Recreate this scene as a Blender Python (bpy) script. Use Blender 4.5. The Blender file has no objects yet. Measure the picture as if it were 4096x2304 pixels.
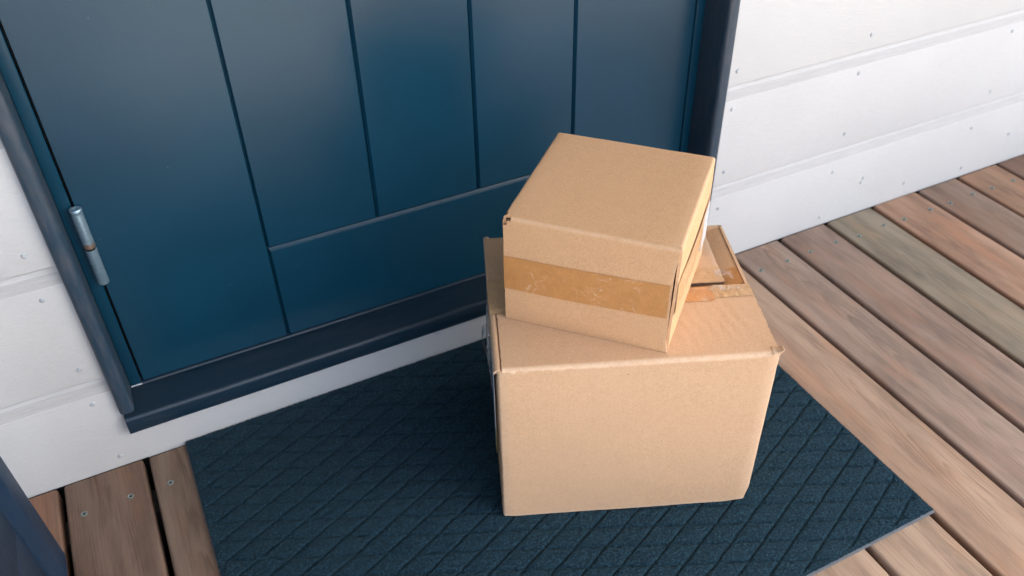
import bpy, bmesh, math, random
import numpy as np
from mathutils import Vector, Matrix, noise

random.seed(7)
scene = bpy.context.scene
col = scene.collection

# ------------------------------------------------------------------ camera
cam_data = bpy.data.cameras.new('camera')
cam = bpy.data.objects.new('camera', cam_data)
col.objects.link(cam)
CR = Vector((0.89487198, -0.44589881, -0.01945207))
CU = Vector((0.2928756, 0.5537668, 0.77946534))
CF = Vector((0.33679076, 0.70321873, -0.62614327))
CP = Vector((0.25338508, -1.06639737, 1.04830379))
m3 = Matrix((CR, CU, -CF)).transposed()
cam.matrix_world = Matrix.Translation(CP) @ m3.to_4x4()
cam_data.sensor_width = 36.0
cam_data.lens = 30.643
cam_data.clip_start = 0.01
cam_data.clip_end = 2000.0
cam_data.dof.use_dof = True
cam_data.dof.focus_distance = 1.14
cam_data.dof.aperture_fstop = 5.0
scene.camera = cam

# ------------------------------------------------------------------ sky, sun, exposure
SUN_EL, SUN_AZ = math.radians(52), math.radians(122)       # azimuth clockwise from +Y
world = bpy.data.worlds.new('World')
scene.world = world
world.use_nodes = True
wn = world.node_tree.nodes
wl = world.node_tree.links
sky = wn.new('ShaderNodeTexSky')
sky.sky_type = 'NISHITA'
sky.sun_disc = False
sky.sun_elevation = SUN_EL
sky.sun_rotation = SUN_AZ
sky.air_density = 1.0
sky.dust_density = 5.0
sky.ozone_density = 1.0
bg = wn['Background']
bg.inputs['Strength'].default_value = 0.135
wl.new(sky.outputs['Color'], bg.inputs['Color'])

sun_data = bpy.data.lights.new('sun', 'SUN')
sun_data.energy = 5.0
sun_data.angle = math.radians(0.5)
sun_data.color = (1.0, 0.955, 0.90)
sun = bpy.data.objects.new('sun', sun_data)
col.objects.link(sun)
to_sun = Vector((math.sin(SUN_AZ) * math.cos(SUN_EL), math.cos(SUN_AZ) * math.cos(SUN_EL), math.sin(SUN_EL)))
sun.rotation_euler = to_sun.to_track_quat('Z', 'Y').to_euler()
sun.location = (3, -5, 5)

scene.view_settings.view_transform = 'Standard'
scene.view_settings.look = 'None'
scene.view_settings.gamma = 1.0
scene.view_settings.use_curve_mapping = False
scene.view_settings.exposure = 2.25
scene.render.engine = 'CYCLES'
scene.cycles.max_bounces = 8


# ------------------------------------------------------------------ helpers
def tag(o, label=None, cat=None, group=None, kind=None):
    if label: o['label'] = label
    if cat: o['category'] = cat
    if group: o['group'] = group
    if kind: o['kind'] = kind
    return o


def empty(name, loc=(0, 0, 0), rz=0.0, parent=None):
    o = bpy.data.objects.new(name, None)
    o.empty_display_size = 0.05
    col.objects.link(o)
    o.location = loc
    o.rotation_euler = (0, 0, rz)
    if parent: o.parent = parent
    return o


def link(name, me, mat, parent=None, loc=None):
    o = bpy.data.objects.new(name, me)
    col.objects.link(o)
    if mat is not None and len(me.materials) == 0:
        me.materials.append(mat)
    if parent: o.parent = parent
    if loc is not None: o.location = loc
    return o


def mesh(name, verts, faces, smooth=False, auto=None):
    me = bpy.data.meshes.new(name)
    me.from_pydata([tuple(v) for v in verts], [], faces)
    bm = bmesh.new(); bm.from_mesh(me)
    bmesh.ops.recalc_face_normals(bm, faces=bm.faces)
    if smooth:
        for f in bm.faces: f.smooth = True
        if auto:
            for e in bm.edges:
                if len(e.link_faces) == 2 and e.calc_face_angle(0) > auto: e.smooth = False
    bm.to_mesh(me); bm.free()
    return me


def extrude(name, prof, axis, a, b, smooth=True, auto=math.radians(35), cuts=1):
    """profile: list of 2D points (closed); axis 'x','y','z': extruded from a to b."""
    n = len(prof)
    vs, fs = [], []
    st = [a + (b - a) * i / cuts for i in range(cuts + 1)]
    for s in st:
        for (p, q) in prof:
            vs.append({'x': (s, p, q), 'y': (p, s, q), 'z': (p, q, s)}[axis])
    for k in range(cuts):
        for i in range(n):
            j = (i + 1) % n
            fs.append((k * n + i, k * n + j, (k + 1) * n + j, (k + 1) * n + i))
    fs.append(tuple(range(n)))
    fs.append(tuple(cuts * n + i for i in range(n)))
    return mesh(name, vs, fs, smooth, auto)


def rbox(name, lo, hi, r=0.002, seg=2):
    """box with rounded edges"""
    bm = bmesh.new()
    bmesh.ops.create_cube(bm, size=1)
    for v in bm.verts:
        for k in range(3):
            v.co[k] = lo[k] if v.co[k] < 0 else hi[k]
    if r > 0:
        bmesh.ops.bevel(bm, geom=bm.edges[:], offset=r, segments=seg, profile=0.5, affect='EDGES')
    bmesh.ops.recalc_face_normals(bm, faces=bm.faces)
    for f in bm.faces: f.smooth = True
    for e in bm.edges:
        if len(e.link_faces) == 2 and e.calc_face_angle(0) > math.radians(50): e.smooth = False
    me = bpy.data.meshes.new(name); bm.to_mesh(me); bm.free()
    return me


def lathe(name, prof, seg=24, axis='z'):
    vs, fs = [], []
    for (r, h) in prof:
        for i in range(seg):
            a = 2 * math.pi * i / seg
            c, s = r * math.cos(a), r * math.sin(a)
            vs.append((c, s, h) if axis == 'z' else (c, -h, s))
    for k in range(len(prof) - 1):
        for i in range(seg):
            j = (i + 1) % seg
            fs.append((k * seg + i, k * seg + j, (k + 1) * seg + j, (k + 1) * seg + i))
    fs.append(tuple(range(seg)))
    fs.append(tuple((len(prof) - 1) * seg + i for i in range(seg)))
    return mesh(name, vs, fs, True, math.radians(40))


# ------------------------------------------------------------------ node helpers
class NT:
    def __init__(self, name):
        self.m = bpy.data.materials.new(name)
        self.m.use_nodes = True
        self.t = self.m.node_tree
        self.b = self.t.nodes['Principled BSDF']
        self.out = self.t.nodes['Material Output']

    def n(self, typ, **kw):
        nd = self.t.nodes.new(typ)
        for k, v in kw.items():
            if k.startswith('i_'):
                key = k[2:].replace('_', ' ')
                nd.inputs[key].default_value = v
            else:
                setattr(nd, k, v)
        return nd

    def l(self, a, b):
        self.t.links.new(a, b)

    def coords(self, scale=(1, 1, 1), rand=True, loc=(0, 0, 0)):
        tc = self.n('ShaderNodeTexCoord')
        mp = self.n('ShaderNodeMapping')
        mp.inputs['Scale'].default_value = scale
        mp.inputs['Location'].default_value = loc
        src = tc.outputs['Object']
        if rand:
            oi = self.n('ShaderNodeObjectInfo')
            mul = self.n('ShaderNodeVectorMath', operation='SCALE')
            mul.inputs[0].default_value = (37.0, 53.0, 71.0)
            self.l(oi.outputs['Random'], mul.inputs['Scale'])
            self.l(src, mp.inputs['Vector'])
            ad = self.n('ShaderNodeVectorMath', operation='ADD')
            self.l(mp.outputs[0], ad.inputs[0]); self.l(mul.outputs[0], ad.inputs[1])
            return ad.outputs[0]
        self.l(src, mp.inputs['Vector'])
        return mp.outputs[0]

    def noise(self, vec, scale, detail=4, rough=0.55, dist=0.0):
        nd = self.n('ShaderNodeTexNoise')
        nd.inputs['Scale'].default_value = scale
        nd.inputs['Detail'].default_value = detail
        nd.inputs['Roughness'].default_value = rough
        nd.inputs['Distortion'].default_value = dist
        self.l(vec, nd.inputs['Vector'])
        return nd.outputs['Fac']

    def ramp(self, fac, stops, interp='LINEAR'):
        r = self.n('ShaderNodeValToRGB')
        r.color_ramp.interpolation = interp
        els = r.color_ramp.elements
        while len(els) < len(stops): els.new(0.5)
        for e, (p, c) in zip(els, stops):
            e.position = p
            e.color = (c[0], c[1], c[2], 1) if hasattr(c, '__len__') else (c, c, c, 1)
        self.l(fac, r.inputs[0])
        return r.outputs[0]

    def mix(self, fac, a, b, mode='MIX'):
        mx = self.n('ShaderNodeMix', data_type='RGBA', blend_type=mode)
        mx.clamp_factor = True
        for s, v in ((mx.inputs[0], fac), (mx.inputs[6], a), (mx.inputs[7], b)):
            if hasattr(v, 'links'): self.l(v, s)
            elif hasattr(v, '__len__'): s.default_value = (v[0], v[1], v[2], 1)
            else: s.default_value = v
        return mx.outputs[2]

    def math(self, op, a, b=0.0, c=None):
        nd = self.n('ShaderNodeMath', operation=op)
        for s, v in zip(nd.inputs, (a, b, c)):
            if v is None: continue
            if hasattr(v, 'links'): self.l(v, s)
            else: s.default_value = v
        return nd.outputs[0]

    def bump(self, h, strength=0.3, dist=0.001, normal=None):
        b = self.n('ShaderNodeBump')
        b.inputs['Strength'].default_value = strength
        b.inputs['Distance'].default_value = dist
        self.l(h, b.inputs['Height'])
        if normal: self.l(normal, b.inputs['Normal'])
        return b.outputs[0]

    def set(self, **kw):
        for k, v in kw.items():
            s = self.b.inputs[{'color': 'Base Color', 'rough': 'Roughness', 'normal': 'Normal', 'metal': 'Metallic',
                               'spec': 'Specular IOR Level', 'sheen': 'Sheen Weight', 'sheen_rough': 'Sheen Roughness',
                               'sheen_tint': 'Sheen Tint', 'alpha': 'Alpha', 'coat': 'Coat Weight',
                               'coat_rough': 'Coat Roughness', 'trans': 'Transmission Weight'}[k]]
            if hasattr(v, 'links'): self.l(v, s)
            elif hasattr(v, '__len__') and s.type == 'RGBA': s.default_value = (v[0], v[1], v[2], 1)
            else: s.default_value = v
        return self.m


M = {}


def mat_door(name, base, rough, wear=0.0, st=(30, 30, 5)):
    t = NT(name)
    v = t.coords((1, 1, 1))
    vs = t.coords((60, 60, 3))
    big = t.noise(v, 3, 2)
    c = t.ramp(big, [(0.3, [x * 0.88 for x in base]), (0.7, [x * 1.12 for x in base])])
    vo = t.n('ShaderNodeTexVoronoi'); vo.inputs['Scale'].default_value = 55
    t.l(v, vo.inputs['Vector'])
    sel = t.n('ShaderNodeSeparateColor'); t.l(vo.outputs['Color'], sel.inputs[0])
    spk = t.math('MULTIPLY', t.math('LESS_THAN', vo.outputs['Distance'], 0.028), t.math('GREATER_THAN', sel.outputs[0], 0.86))
    c = t.mix(t.math('MULTIPLY', spk, 0.5), c, (0.30, 0.42, 0.46))
    rr = rough
    if wear:
        w = t.noise(t.coords(st), 5.0, 6, 0.6)
        wf = t.ramp(w, [(0.0, 0), (0.42, 0), (0.72, 1)])
        c = t.mix(t.math('MULTIPLY', wf, wear), c, (0.105, 0.098, 0.110))
        w2 = t.noise(t.coords((st[0] * .6, st[1] * .6, st[2] * .6)), 9, 4, 0.7)
        c = t.mix(t.math('MULTIPLY', t.ramp(w2, [(0, 0), (0.58, 0), (0.70, 1)]), wear * 0.45), c, (0.13, 0.085, 0.065))
        rr = t.ramp(w, [(0.3, rough), (0.7, min(1, rough + 0.15))])
    h2 = t.noise(vs, 6, 3, 0.6)
    nb = t.bump(h2, 0.10 + 0.25 * wear, 0.0007)
    nb = t.bump(t.noise(v, 260, 2, 0.5), 0.035, 0.0008, nb)
    return t.set(color=c, rough=rr, normal=nb, spec=0.45)


M['door'] = mat_door('door_paint', (0.0038, 0.040, 0.074), 0.25)
M['frame'] = mat_door('frame_paint', (0.020, 0.044, 0.070), 0.30, 0.42)
M['sill'] = mat_door('sill_paint', (0.006, 0.024, 0.044), 0.30, 0.12, (4, 40, 40))
M['screen'] = mat_door('screen_paint', (0.008, 0.030, 0.066), 0.34, 0.15)


def mat_white(name='white_siding_paint', ledge_grey=0.0):
    t = NT(name)
    v = t.coords((1, 1, 1))
    st = t.coords((7, 40, 60))
    base = t.ramp(t.noise(v, 3, 4), [(0.3, (0.50, 0.515, 0.52)), (0.7, (0.545, 0.56, 0.565))])
    dirt = t.noise(v, 14, 6, 0.7, 0.5)
    base = t.mix(t.math('MULTIPLY', t.ramp(dirt, [(0, 0), (0.60, 0), (0.74, 1)]), 0.30), base, (0.50, 0.49, 0.48))
    grain = t.noise(st, 7, 5, 0.6, 0.4)
    base = t.mix(t.math('MULTIPLY', t.ramp(grain, [(0, 1), (0.34, 0.6), (0.45, 0)]), 0.25), base, (0.44, 0.46, 0.48))
    sp = t.noise(v, 90, 3, 0.7)
    base = t.mix(t.math('MULTIPLY', t.ramp(sp, [(0, 0), (0.72, 0), (0.78, 1)]), 0.25), base, (0.42, 0.40, 0.38))
    if ledge_grey:
        streak = t.noise(t.coords((3, 40, 90)), 6, 5, 0.65)
        base = t.mix(t.math('MULTIPLY', t.ramp(streak, [(0.25, 0.45), (0.7, 1.0)]), ledge_grey), base, (0.27, 0.265, 0.262))  # greyer streaked tone for the sloping bevel faces
    nb = t.bump(grain, 0.55, 0.0014)
    nb = t.bump(t.noise(t.coords((60, 100, 150)), 6, 3), 0.18, 0.0008, nb)
    return t.set(color=base, rough=0.55, normal=nb, spec=0.4)


M['white'] = mat_white()
M['white_ledge'] = mat_white('white_siding_paint_grey_ledge', 0.55)


def mat_deck():
    t = NT('weathered_deck_wood')
    oi = t.n('ShaderNodeObjectInfo')
    v1 = t.coords((1.0, 0.055, 1.0))
    warp = t.noise(v1, 9, 3, 0.5)
    mp = t.n('ShaderNodeVectorMath', operation='ADD')
    sc = t.n('ShaderNodeVectorMath', operation='SCALE'); sc.inputs[0].default_value = (0.22, 0.0, 0.12)
    t.l(warp, sc.inputs['Scale'])
    t.l(v1, mp.inputs[0]); t.l(sc.outputs[0], mp.inputs[1])
    # plain-sawn figure: nested parabolas about a heart line that differs from board to board
    tc0 = t.n('ShaderNodeTexCoord')
    so = t.n('ShaderNodeSeparateXYZ'); t.l(tc0.outputs['Object'], so.inputs[0])
    rnd = oi.outputs['Random']
    xc = t.math('MULTIPLY', t.math('SUBTRACT', rnd, 0.5), 0.075)
    wob = t.math('MULTIPLY', t.math('SUBTRACT', t.noise(t.coords((0.15, 1.0, 0.15)), 5, 3, 0.5), 0.5), 0.020)
    dx = t.math('ADD', t.math('SUBTRACT', so.outputs[0], xc), wob)
    par = t.math('MULTIPLY', t.math('MULTIPLY', dx, dx), 4200.0)
    kk = t.math('MULTIPLY', t.math('SUBTRACT', t.math('FRACT', t.math('MULTIPLY', rnd, 7.31)), 0.35), 26.0)
    lin = t.math('MULTIPLY', so.outputs[1], kk)
    jit = t.math('MULTIPLY', t.noise(t.coords((1.0, 0.12, 1.0)), 40, 4, 0.55), 2.2)
    ring = t.math('FRACT', t.math('ADD', t.math('ADD', par, lin), jit))
    fib = t.noise(t.coords((1.0, 0.02, 1.0)), 420, 3, 0.6)
    blot = t.noise(t.coords((1.0, 0.35, 1.0)), 16, 4, 0.6)
    blot2 = t.noise(t.coords((1.0, 0.25, 1.0)), 45, 4, 0.65)
    c = oi.outputs['Color']
    dark = t.mix(1.0, c, (0.46, 0.36, 0.30), 'MULTIPLY')
    lite = t.mix(1.0, c, (1.18, 1.16, 1.15), 'MULTIPLY')
    cc = t.mix(t.ramp(ring, [(0.0, 0.1), (0.5, 0.25), (0.86, 0.8), (0.93, 0.7), (1.0, 0.12)]), lite, dark)
    msk = t.ramp(blot, [(0.28, 0.0), (0.65, 0.6)])
    cc = t.mix(msk, cc, c)
    cc = t.mix(t.ramp(blot2, [(0.42, 0.0), (0.66, 0.85)]), cc, t.mix(1.0, c, (0.62, 0.63, 0.66), 'MULTIPLY'))
    soft = t.noise(t.coords((1.0, 0.16, 1.0), loc=(3, 5, 7)), 30, 3, 0.5)
    cc = t.mix(t.ramp(soft, [(0.40, 0.0), (0.64, 0.8)]), cc, t.mix(1.0, c, (1.30, 1.34, 1.36), 'MULTIPLY'))
    warm = t.noise(t.coords((1.0, 0.3, 1.0), loc=(9, 9, 9)), 22, 3, 0.5)
    cc = t.mix(t.ramp(warm, [(0.52, 0.0), (0.72, 0.5)]), cc, t.mix(1.0, c, (1.32, 1.0, 0.78), 'MULTIPLY'))
    cc = t.mix(t.ramp(fib, [(0.30, 0.45), (0.45, 0.0)]), cc, t.mix(1.0, c, (0.5, 0.46, 0.43), 'MULTIPLY'))
    # brown unweathered arris along both long edges of the board
    tc = t.n('ShaderNodeTexCoord')
    sx = t.n('ShaderNodeSeparateXYZ'); t.l(tc.outputs['Object'], sx.inputs[0])
    ax = t.math('ABSOLUTE', sx.outputs[0])
    ax = t.math('ADD', ax, t.math('MULTIPLY', t.noise(t.coords((1, 0.3, 1)), 30, 3), 0.006))
    em = t.n('ShaderNodeMapRange'); em.inputs[1].default_value = 0.0585; em.inputs[2].default_value = 0.0635
    t.l(ax, em.inputs[0])
    cc = t.mix(t.math('MULTIPLY', em.outputs[0], 0.55), cc, t.mix(1.0, c, (0.62, 0.42, 0.30), 'MULTIPLY'))
    hh = t.math('ADD', t.math('MULTIPLY', ring, 0.4), t.math('MULTIPLY', fib, 0.6))
    nb = t.bump(hh, 0.35, 0.0012)
    r = t.ramp(blot, [(0.3, 0.5), (0.7, 0.68)])
    return t.set(color=cc, rough=r, normal=nb, spec=0.35)


M['deck'] = mat_deck()


def mat_card(name, base, tape=False):
    t = NT(name)
    v = t.coords((1, 1, 1))
    at = t.n('ShaderNodeAttribute', attribute_name='wear')
    fibre = t.noise(t.coords((1, 1, 1)), 950, 3, 0.7)
    mott = t.noise(v, 60, 5, 0.65)
    cloud = t.noise(v, 7, 3)
    c = t.ramp(mott, [(0.28, [x * 0.96 for x in base]), (0.72, [x * 1.03 for x in base])])
    mid = t.noise(t.coords((1, 1, 1)), 380, 3, 0.7)
    c = t.mix(t.ramp(mid, [(0.36, 0.42), (0.5, 0.0)]), c, [base[0] * 0.80, base[1] * 0.74, base[2] * 0.66])
    c = t.mix(t.ramp(mid, [(0.54, 0.0), (0.66, 0.35)]), c, [base[0] * 1.14, base[1] * 1.18, base[2] * 1.24])
    c = t.mix(t.ramp(cloud, [(0.35, 0.0), (0.7, 0.5)]), c, [base[0] * 1.04, base[1] * 1.05, base[2] * 1.08])
    c = t.mix(t.ramp(fibre, [(0.32, 0.5), (0.46, 0.0)]), c, [base[0] * 0.66, base[1] * 0.58, base[2] * 0.5])
    c = t.mix(t.ramp(fibre, [(0.56, 0.0), (0.70, 0.35)]), c, [min(1, base[0] * 1.3), base[1] * 1.36, base[2] * 1.5])
    vo = t.n('ShaderNodeTexVoronoi'); vo.inputs['Scale'].default_value = 42
    t.l(v, vo.inputs['Vector'])
    sel = t.n('ShaderNodeSeparateColor'); t.l(vo.outputs['Color'], sel.inputs[0])
    spk = t.math('MULTIPLY', t.math('LESS_THAN', vo.outputs['Distance'], 0.035), t.math('GREATER_THAN', sel.outputs[0], 0.80))
    c = t.mix(t.math('MULTIPLY', spk, 0.8), c, (0.10, 0.055, 0.03))
    wn_ = t.math('MULTIPLY', at.outputs['Fac'], t.ramp(t.noise(v, 140, 3, 0.7), [(0.30, 0.25), (0.62, 1.0)]))
    c = t.mix(t.math('MULTIPLY', wn_, 0.7), c, (0.68, 0.54, 0.40))
    h = t.math('ADD', t.math('MULTIPLY', fibre, 0.5), t.math('MULTIPLY', mott, 0.5))
    nb = t.bump(h, 0.16, 0.0010)
    # faint flutes under the liner
    wv = t.n('ShaderNodeTexWave', wave_type='BANDS', bands_direction='X')
    wv.inputs['Scale'].default_value = 42; wv.inputs['Distortion'].default_value = 0.6
    t.l(t.coords((1, 1, 1), False), wv.inputs['Vector'])
    nb = t.bump(wv.outputs['Fac'], 0.02, 0.0008, nb)
    return t.set(color=c, rough=0.72, normal=nb, spec=0.25)


M['card'] = mat_card('kraft_cardboard', (0.56, 0.368, 0.224))
M['card2'] = mat_card('kraft_cardboard_orange', (0.63, 0.385, 0.210))


def mat_tape(name, base, wr=0.5):
    t = NT(name)
    v = t.coords((1, 1, 1))
    fibre = t.noise(v, 800, 3, 0.7)
    mott = t.noise(v, 60, 5, 0.65)
    c = t.ramp(mott, [(0.28, [x * 0.88 for x in base]), (0.72, [x * 1.1 for x in base])])
    c = t.mix(t.ramp(fibre, [(0.34, 0.4), (0.46, 0.0)]), c, [x * 0.6 for x in base])
    w = t.noise(t.coords((1, 1, 1)), 38, 5, 0.6, 1.5)
    rid = t.math('ABSOLUTE', t.math('SUBTRACT', w, 0.5))
    line = t.ramp(rid, [(0.0, 1.0), (0.012, 0.0)])
    area = t.ramp(t.noise(v, 17, 2), [(0.50, 0.0), (0.62, 1.0)])
    la = t.math('MULTIPLY', line, area)
    c = t.mix(t.math('MULTIPLY', la, wr), c, (0.75, 0.66, 0.55))
    nb = t.bump(t.ramp(rid, [(0.0, 1.0), (0.05, 0.0)]), 0.25 * wr, 0.001)
    nb = t.bump(t.noise(v, 25, 3), 0.15, 0.002, nb)
    return t.set(color=c, rough=t.ramp(t.noise(v, 30, 3), [(0.3, 0.28), (0.7, 0.45)]), normal=nb, spec=0.5)


M['tape'] = mat_tape('brown_parcel_tape', (0.53, 0.255, 0.088), 0.7)
M['tape_clear'] = mat_tape('clear_parcel_tape', (0.52, 0.325, 0.165), 1.0)


def mat_film(name='clear_plastic_film', a0=0.04, a1=0.45):
    t = NT(name)
    v = t.coords((1, 1, 1))
    w = t.noise(v, 60, 4, 0.6, 2.0)
    nb = t.bump(w, 0.8, 0.004)
    a = t.ramp(t.noise(v, 45, 4, 0.6, 1.0), [(0.42, a0), (0.60, a1)])
    return t.set(color=(0.62, 0.66, 0.70), rough=0.12, normal=nb, alpha=a, spec=0.6)


M['film'] = mat_film()
M['pouch'] = mat_film('glossy_plastic_pouch', 0.25, 0.95)


def mat_mat():
    t = NT('doormat_pile')
    v = t.coords((1, 1, 1), False)
    f1 = t.noise(v, 900, 3, 0.8)
    f2 = t.noise(v, 320, 4, 0.75)
    f3 = t.noise(v, 8, 4, 0.6)
    c = t.ramp(f2, [(0.36, (0.002, 0.012, 0.023)), (0.52, (0.005, 0.030, 0.053)), (0.64, (0.034, 0.100, 0.150))])
    c = t.mix(t.ramp(f1, [(0.35, 0.7), (0.5, 0.0)]), c, (0.003, 0.009, 0.016))
    c = t.mix(t.ramp(f3, [(0.4, 0.0), (0.7, 0.3)]), c, (0.012, 0.036, 0.054))
    gat = t.n('ShaderNodeAttribute', attribute_name='groove')
    c = t.mix(t.math('MULTIPLY', gat.outputs['Fac'], 0.2), c, (0.002, 0.007, 0.012))      # pile colour darker along the grooves
    vo = t.n('ShaderNodeTexVoronoi'); vo.inputs['Scale'].default_value = 60
    t.l(v, vo.inputs['Vector'])
    sel = t.n('ShaderNodeSeparateColor'); t.l(vo.outputs['Color'], sel.inputs[0])
    spk = t.math('MULTIPLY', t.math('LESS_THAN', vo.outputs['Distance'], 0.05), t.math('GREATER_THAN', sel.outputs[1], 0.94))
    c = t.mix(t.math('MULTIPLY', spk, 0.6), c, (0.35, 0.33, 0.28))
    nb = t.bump(t.math('ADD', f1, f2), 0.9, 0.0035)
    return t.set(color=c, rough=0.95, normal=nb, spec=0.1, sheen=0.15, sheen_rough=0.5, sheen_tint=(0.35, 0.55, 0.65))


M['mat'] = mat_mat()


def simple(name, c, rough=0.6, metal=0.0, var=0.15, scale=80, bump=0.1, spec=0.4):
    t = NT(name)
    v = t.coords((1, 1, 1))
    cc = t.ramp(t.noise(v, scale, 4, 0.6), [(0.3, [x * (1 - var) for x in c]), (0.7, [min(1, x * (1 + var)) for x in c])])
    nb = t.bump(t.noise(v, scale * 5, 3), bump, 0.0006)
    return t.set(color=cc, rough=rough, metal=metal, normal=nb, spec=spec)


M['rubber'] = simple('mat_backing_rubber', (0.10, 0.115, 0.135), 0.7)
M['nail'] = simple('galvanised_nail', (0.40, 0.44, 0.47), 0.5, 0.0, 0.25, 300)
M['screw'] = simple('greenish_zinc_screw', (0.19, 0.235, 0.22), 0.5, 0.2, 0.3, 500)
M['dark'] = simple('dark_recess', (0.012, 0.012, 0.014), 0.9)
M['joist'] = simple('dark_joist_wood', (0.030, 0.026, 0.022), 0.9)  # very dark wood tone
M['paper'] = simple('white_label_paper', (0.50, 0.53, 0.56), 0.5, 0, 0.05)
M['inkblue'] = simple('blue_label_print', (0.05, 0.11, 0.19), 0.5)
M['yellow'] = simple('yellow_sticker', (0.30, 0.27, 0.04), 0.45)
M['flute_shade'] = simple('corrugated_core_shade', (0.10, 0.06, 0.035), 0.85)  # core colour darkened to carry the shade inside box gaps
M['ceil'] = simple('porch_ceiling_boards', (0.34, 0.33, 0.32), 0.7)


def mat_hinge():
    t = NT('galvanised_hinge')
    v = t.coords((1, 1, 1), False)
    c = t.ramp(t.noise(v, 160, 4, 0.7), [(0.3, (0.17, 0.27, 0.35)), (0.7, (0.27, 0.40, 0.48))])
    sp = t.noise(v, 420, 2)
    c = t.mix(t.ramp(sp, [(0.66, 0.0), (0.74, 0.6)]), c, (0.5, 0.58, 0.62))
    sx = t.n('ShaderNodeSeparateXYZ'); tc = t.n('ShaderNodeTexCoord'); t.l(tc.outputs['Object'], sx.inputs[0])
    z = t.math('ADD', sx.outputs[2], t.math('MULTIPLY', t.math('SUBTRACT', t.noise(v, 130, 4), 0.5), 0.022))
    rz = t.math('COMPARE', z, 0.0050, 0.0036)
    c = t.mix(t.math('MULTIPLY', rz, 0.7), c, (0.30, 0.13, 0.025))
    nb = t.bump(sp, 0.15, 0.0006)
    return t.set(color=c, rough=0.28, metal=0.6, normal=nb, spec=0.6)


M['hinge'] = mat_hinge()


def mat_ground():
    t = NT('pale_gravel')
    v = t.coords((1, 1, 1), False)
    c = t.ramp(t.noise(v, 1.5, 5), [(0.3, (0.34, 0.33, 0.29)), (0.7, (0.44, 0.42, 0.38))])
    c = t.mix(t.ramp(t.noise(v, 60, 4), [(0.4, 0.0), (0.7, 0.4)]), c, (0.30, 0.28, 0.25))
    return t.set(color=c, rough=0.95)


M['ground'] = mat_ground()

# ------------------------------------------------------------------ ground
me = mesh('ground', [(-400, -400, -0.45), (400, -400, -0.45), (400, 400, -0.45), (-400, 400, -0.45)], [(0, 1, 2, 3)])
tag(link('ground', me, M['ground']), kind='structure')

# ------------------------------------------------------------------ deck: boards with screws
DECK_FRONT = -3.4
deck = empty('deck')
tag(deck, kind='structure')
gaps = [-1.378, -1.253, -1.128, -1.003, -0.878, -0.753, -0.628, -0.503, -0.378, -0.253, -0.128,
        -0.003, 0.1215, 0.2465, 0.3715, 0.4965, 0.6215, 0.7465, 0.872, 0.998, 1.1205, 1.2505, 1.372,
        1.494, 1.6235, 1.7535, 1.874, 2.001, 2.126, 2.251, 2.376, 2.501, 2.626, 2.751, 2.876, 3.001, 3.126, 3.251]
tints = {-0.128: (0.170, 0.104, 0.073), -0.003: (0.152, 0.104, 0.078), 0.1215: (0.161, 0.114, 0.084),
         0.872: (0.316, 0.225, 0.160), 0.998: (0.300, 0.216, 0.156), 1.1205: (0.295, 0.204, 0.145),
         1.2505: (0.257, 0.188, 0.148), 1.372: (0.218, 0.155, 0.122), 1.494: (0.198, 0.167, 0.123),
         1.6235: (0.291, 0.180, 0.122), 1.7535: (0.189, 0.130, 0.098), 1.874: (0.248, 0.151, 0.098),
         2.001: (0.171, 0.106, 0.076)}


def head_mesh(r, rec=True):
    # screw head lying flush: rim, dish and a dark drive socket
    return lathe('screw_head', [(r, -0.002), (r, 0.0005), (r * 0.88, 0.0011), (r * 0.62, 0.0009), (r * 0.42, 0.0002), (r * 0.40, -0.001)], 14)


SCREW = head_mesh(0.0050)
SOCK = lathe('screw_socket', [(0.0017, -0.0008), (0.0016, 0.0004), (0.0006, 0.0005)], 6)
screws_x = {-0.003: (0.0249, 0.0908), 0.1215: (0.1485, 0.217), 1.2505: (1.2723, 1.3373), 1.372: (1.3976, 1.4651),
            1.494: (1.5219, 1.5936), 1.6235: (1.648, 1.7237), 1.7535: (1.7799, 1.85), 1.874: (1.9068, 1.972)}
for i in range(len(gaps) - 1):
    a, b = gaps[i] + 0.0042, gaps[i + 1] - 0.0042
    w = b - a
    cx = (a + b) / 2
    h = w / 2
    r = 0.0050
    prof = []
    for (sx, sz, a0) in ((1, -1, -90), (1, 1, 0), (-1, 1, 90), (-1, -1, 180)):
        for k in range(4):
            an = math.radians(a0 + 30 * k)
            rr = r if sz > 0 else 0.002
            prof.append((sx * (h - rr) + rr * math.cos(an), (0 - r if sz > 0 else -0.028 + 0.002) + rr * math.sin(an)))
    me = extrude('board', prof, 'y', DECK_FRONT, -0.0015 - random.uniform(0, 0.0015), cuts=1)
    o = link('board', me, M['deck'], deck, (cx, 0, random.uniform(-0.0004, 0.0004)))
    t = tints.get(gaps[i])
    if t is None:
        g = random.uniform(0.9, 1.05)
        t = (0.36 * g, 0.34 * g, 0.295 * g)
    o.color = (t[0], t[1], t[2], 1)
    if -0.4 < gaps[i] < 2.1:
        xs = screws_x.get(gaps[i], (cx - 0.033, cx + 0.033))
        for yrow in (-0.067, -0.867):
            for x in xs:
                s = link('screw', SCREW, M['screw'], o, (x - cx, yrow + random.uniform(-0.003, 0.003), 0.0003))
                s.rotation_euler = (random.uniform(-.05, .05), random.uniform(-.05, .05), random.uniform(0, 6))
                k = link('screw', SOCK, M['dark'], o, (s.location.x, s.location.y, 0.0004))
                k.name = 'screw_socket'
for y in [-0.067 - 0.4 * k for k in range(9)]:
    link('joist', rbox('joist', (-1.4, y - 0.022, -0.20), (3.3, y + 0.022, -0.0285), 0), M['joist'], deck)
link('gap_dark_sheet', rbox('gap_dark_sheet', (-1.4, DECK_FRONT, -0.215), (3.3, 0.02, -0.205), 0), M['dark'], deck)  # unseen black sheet, added to keep the board gaps dark
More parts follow.
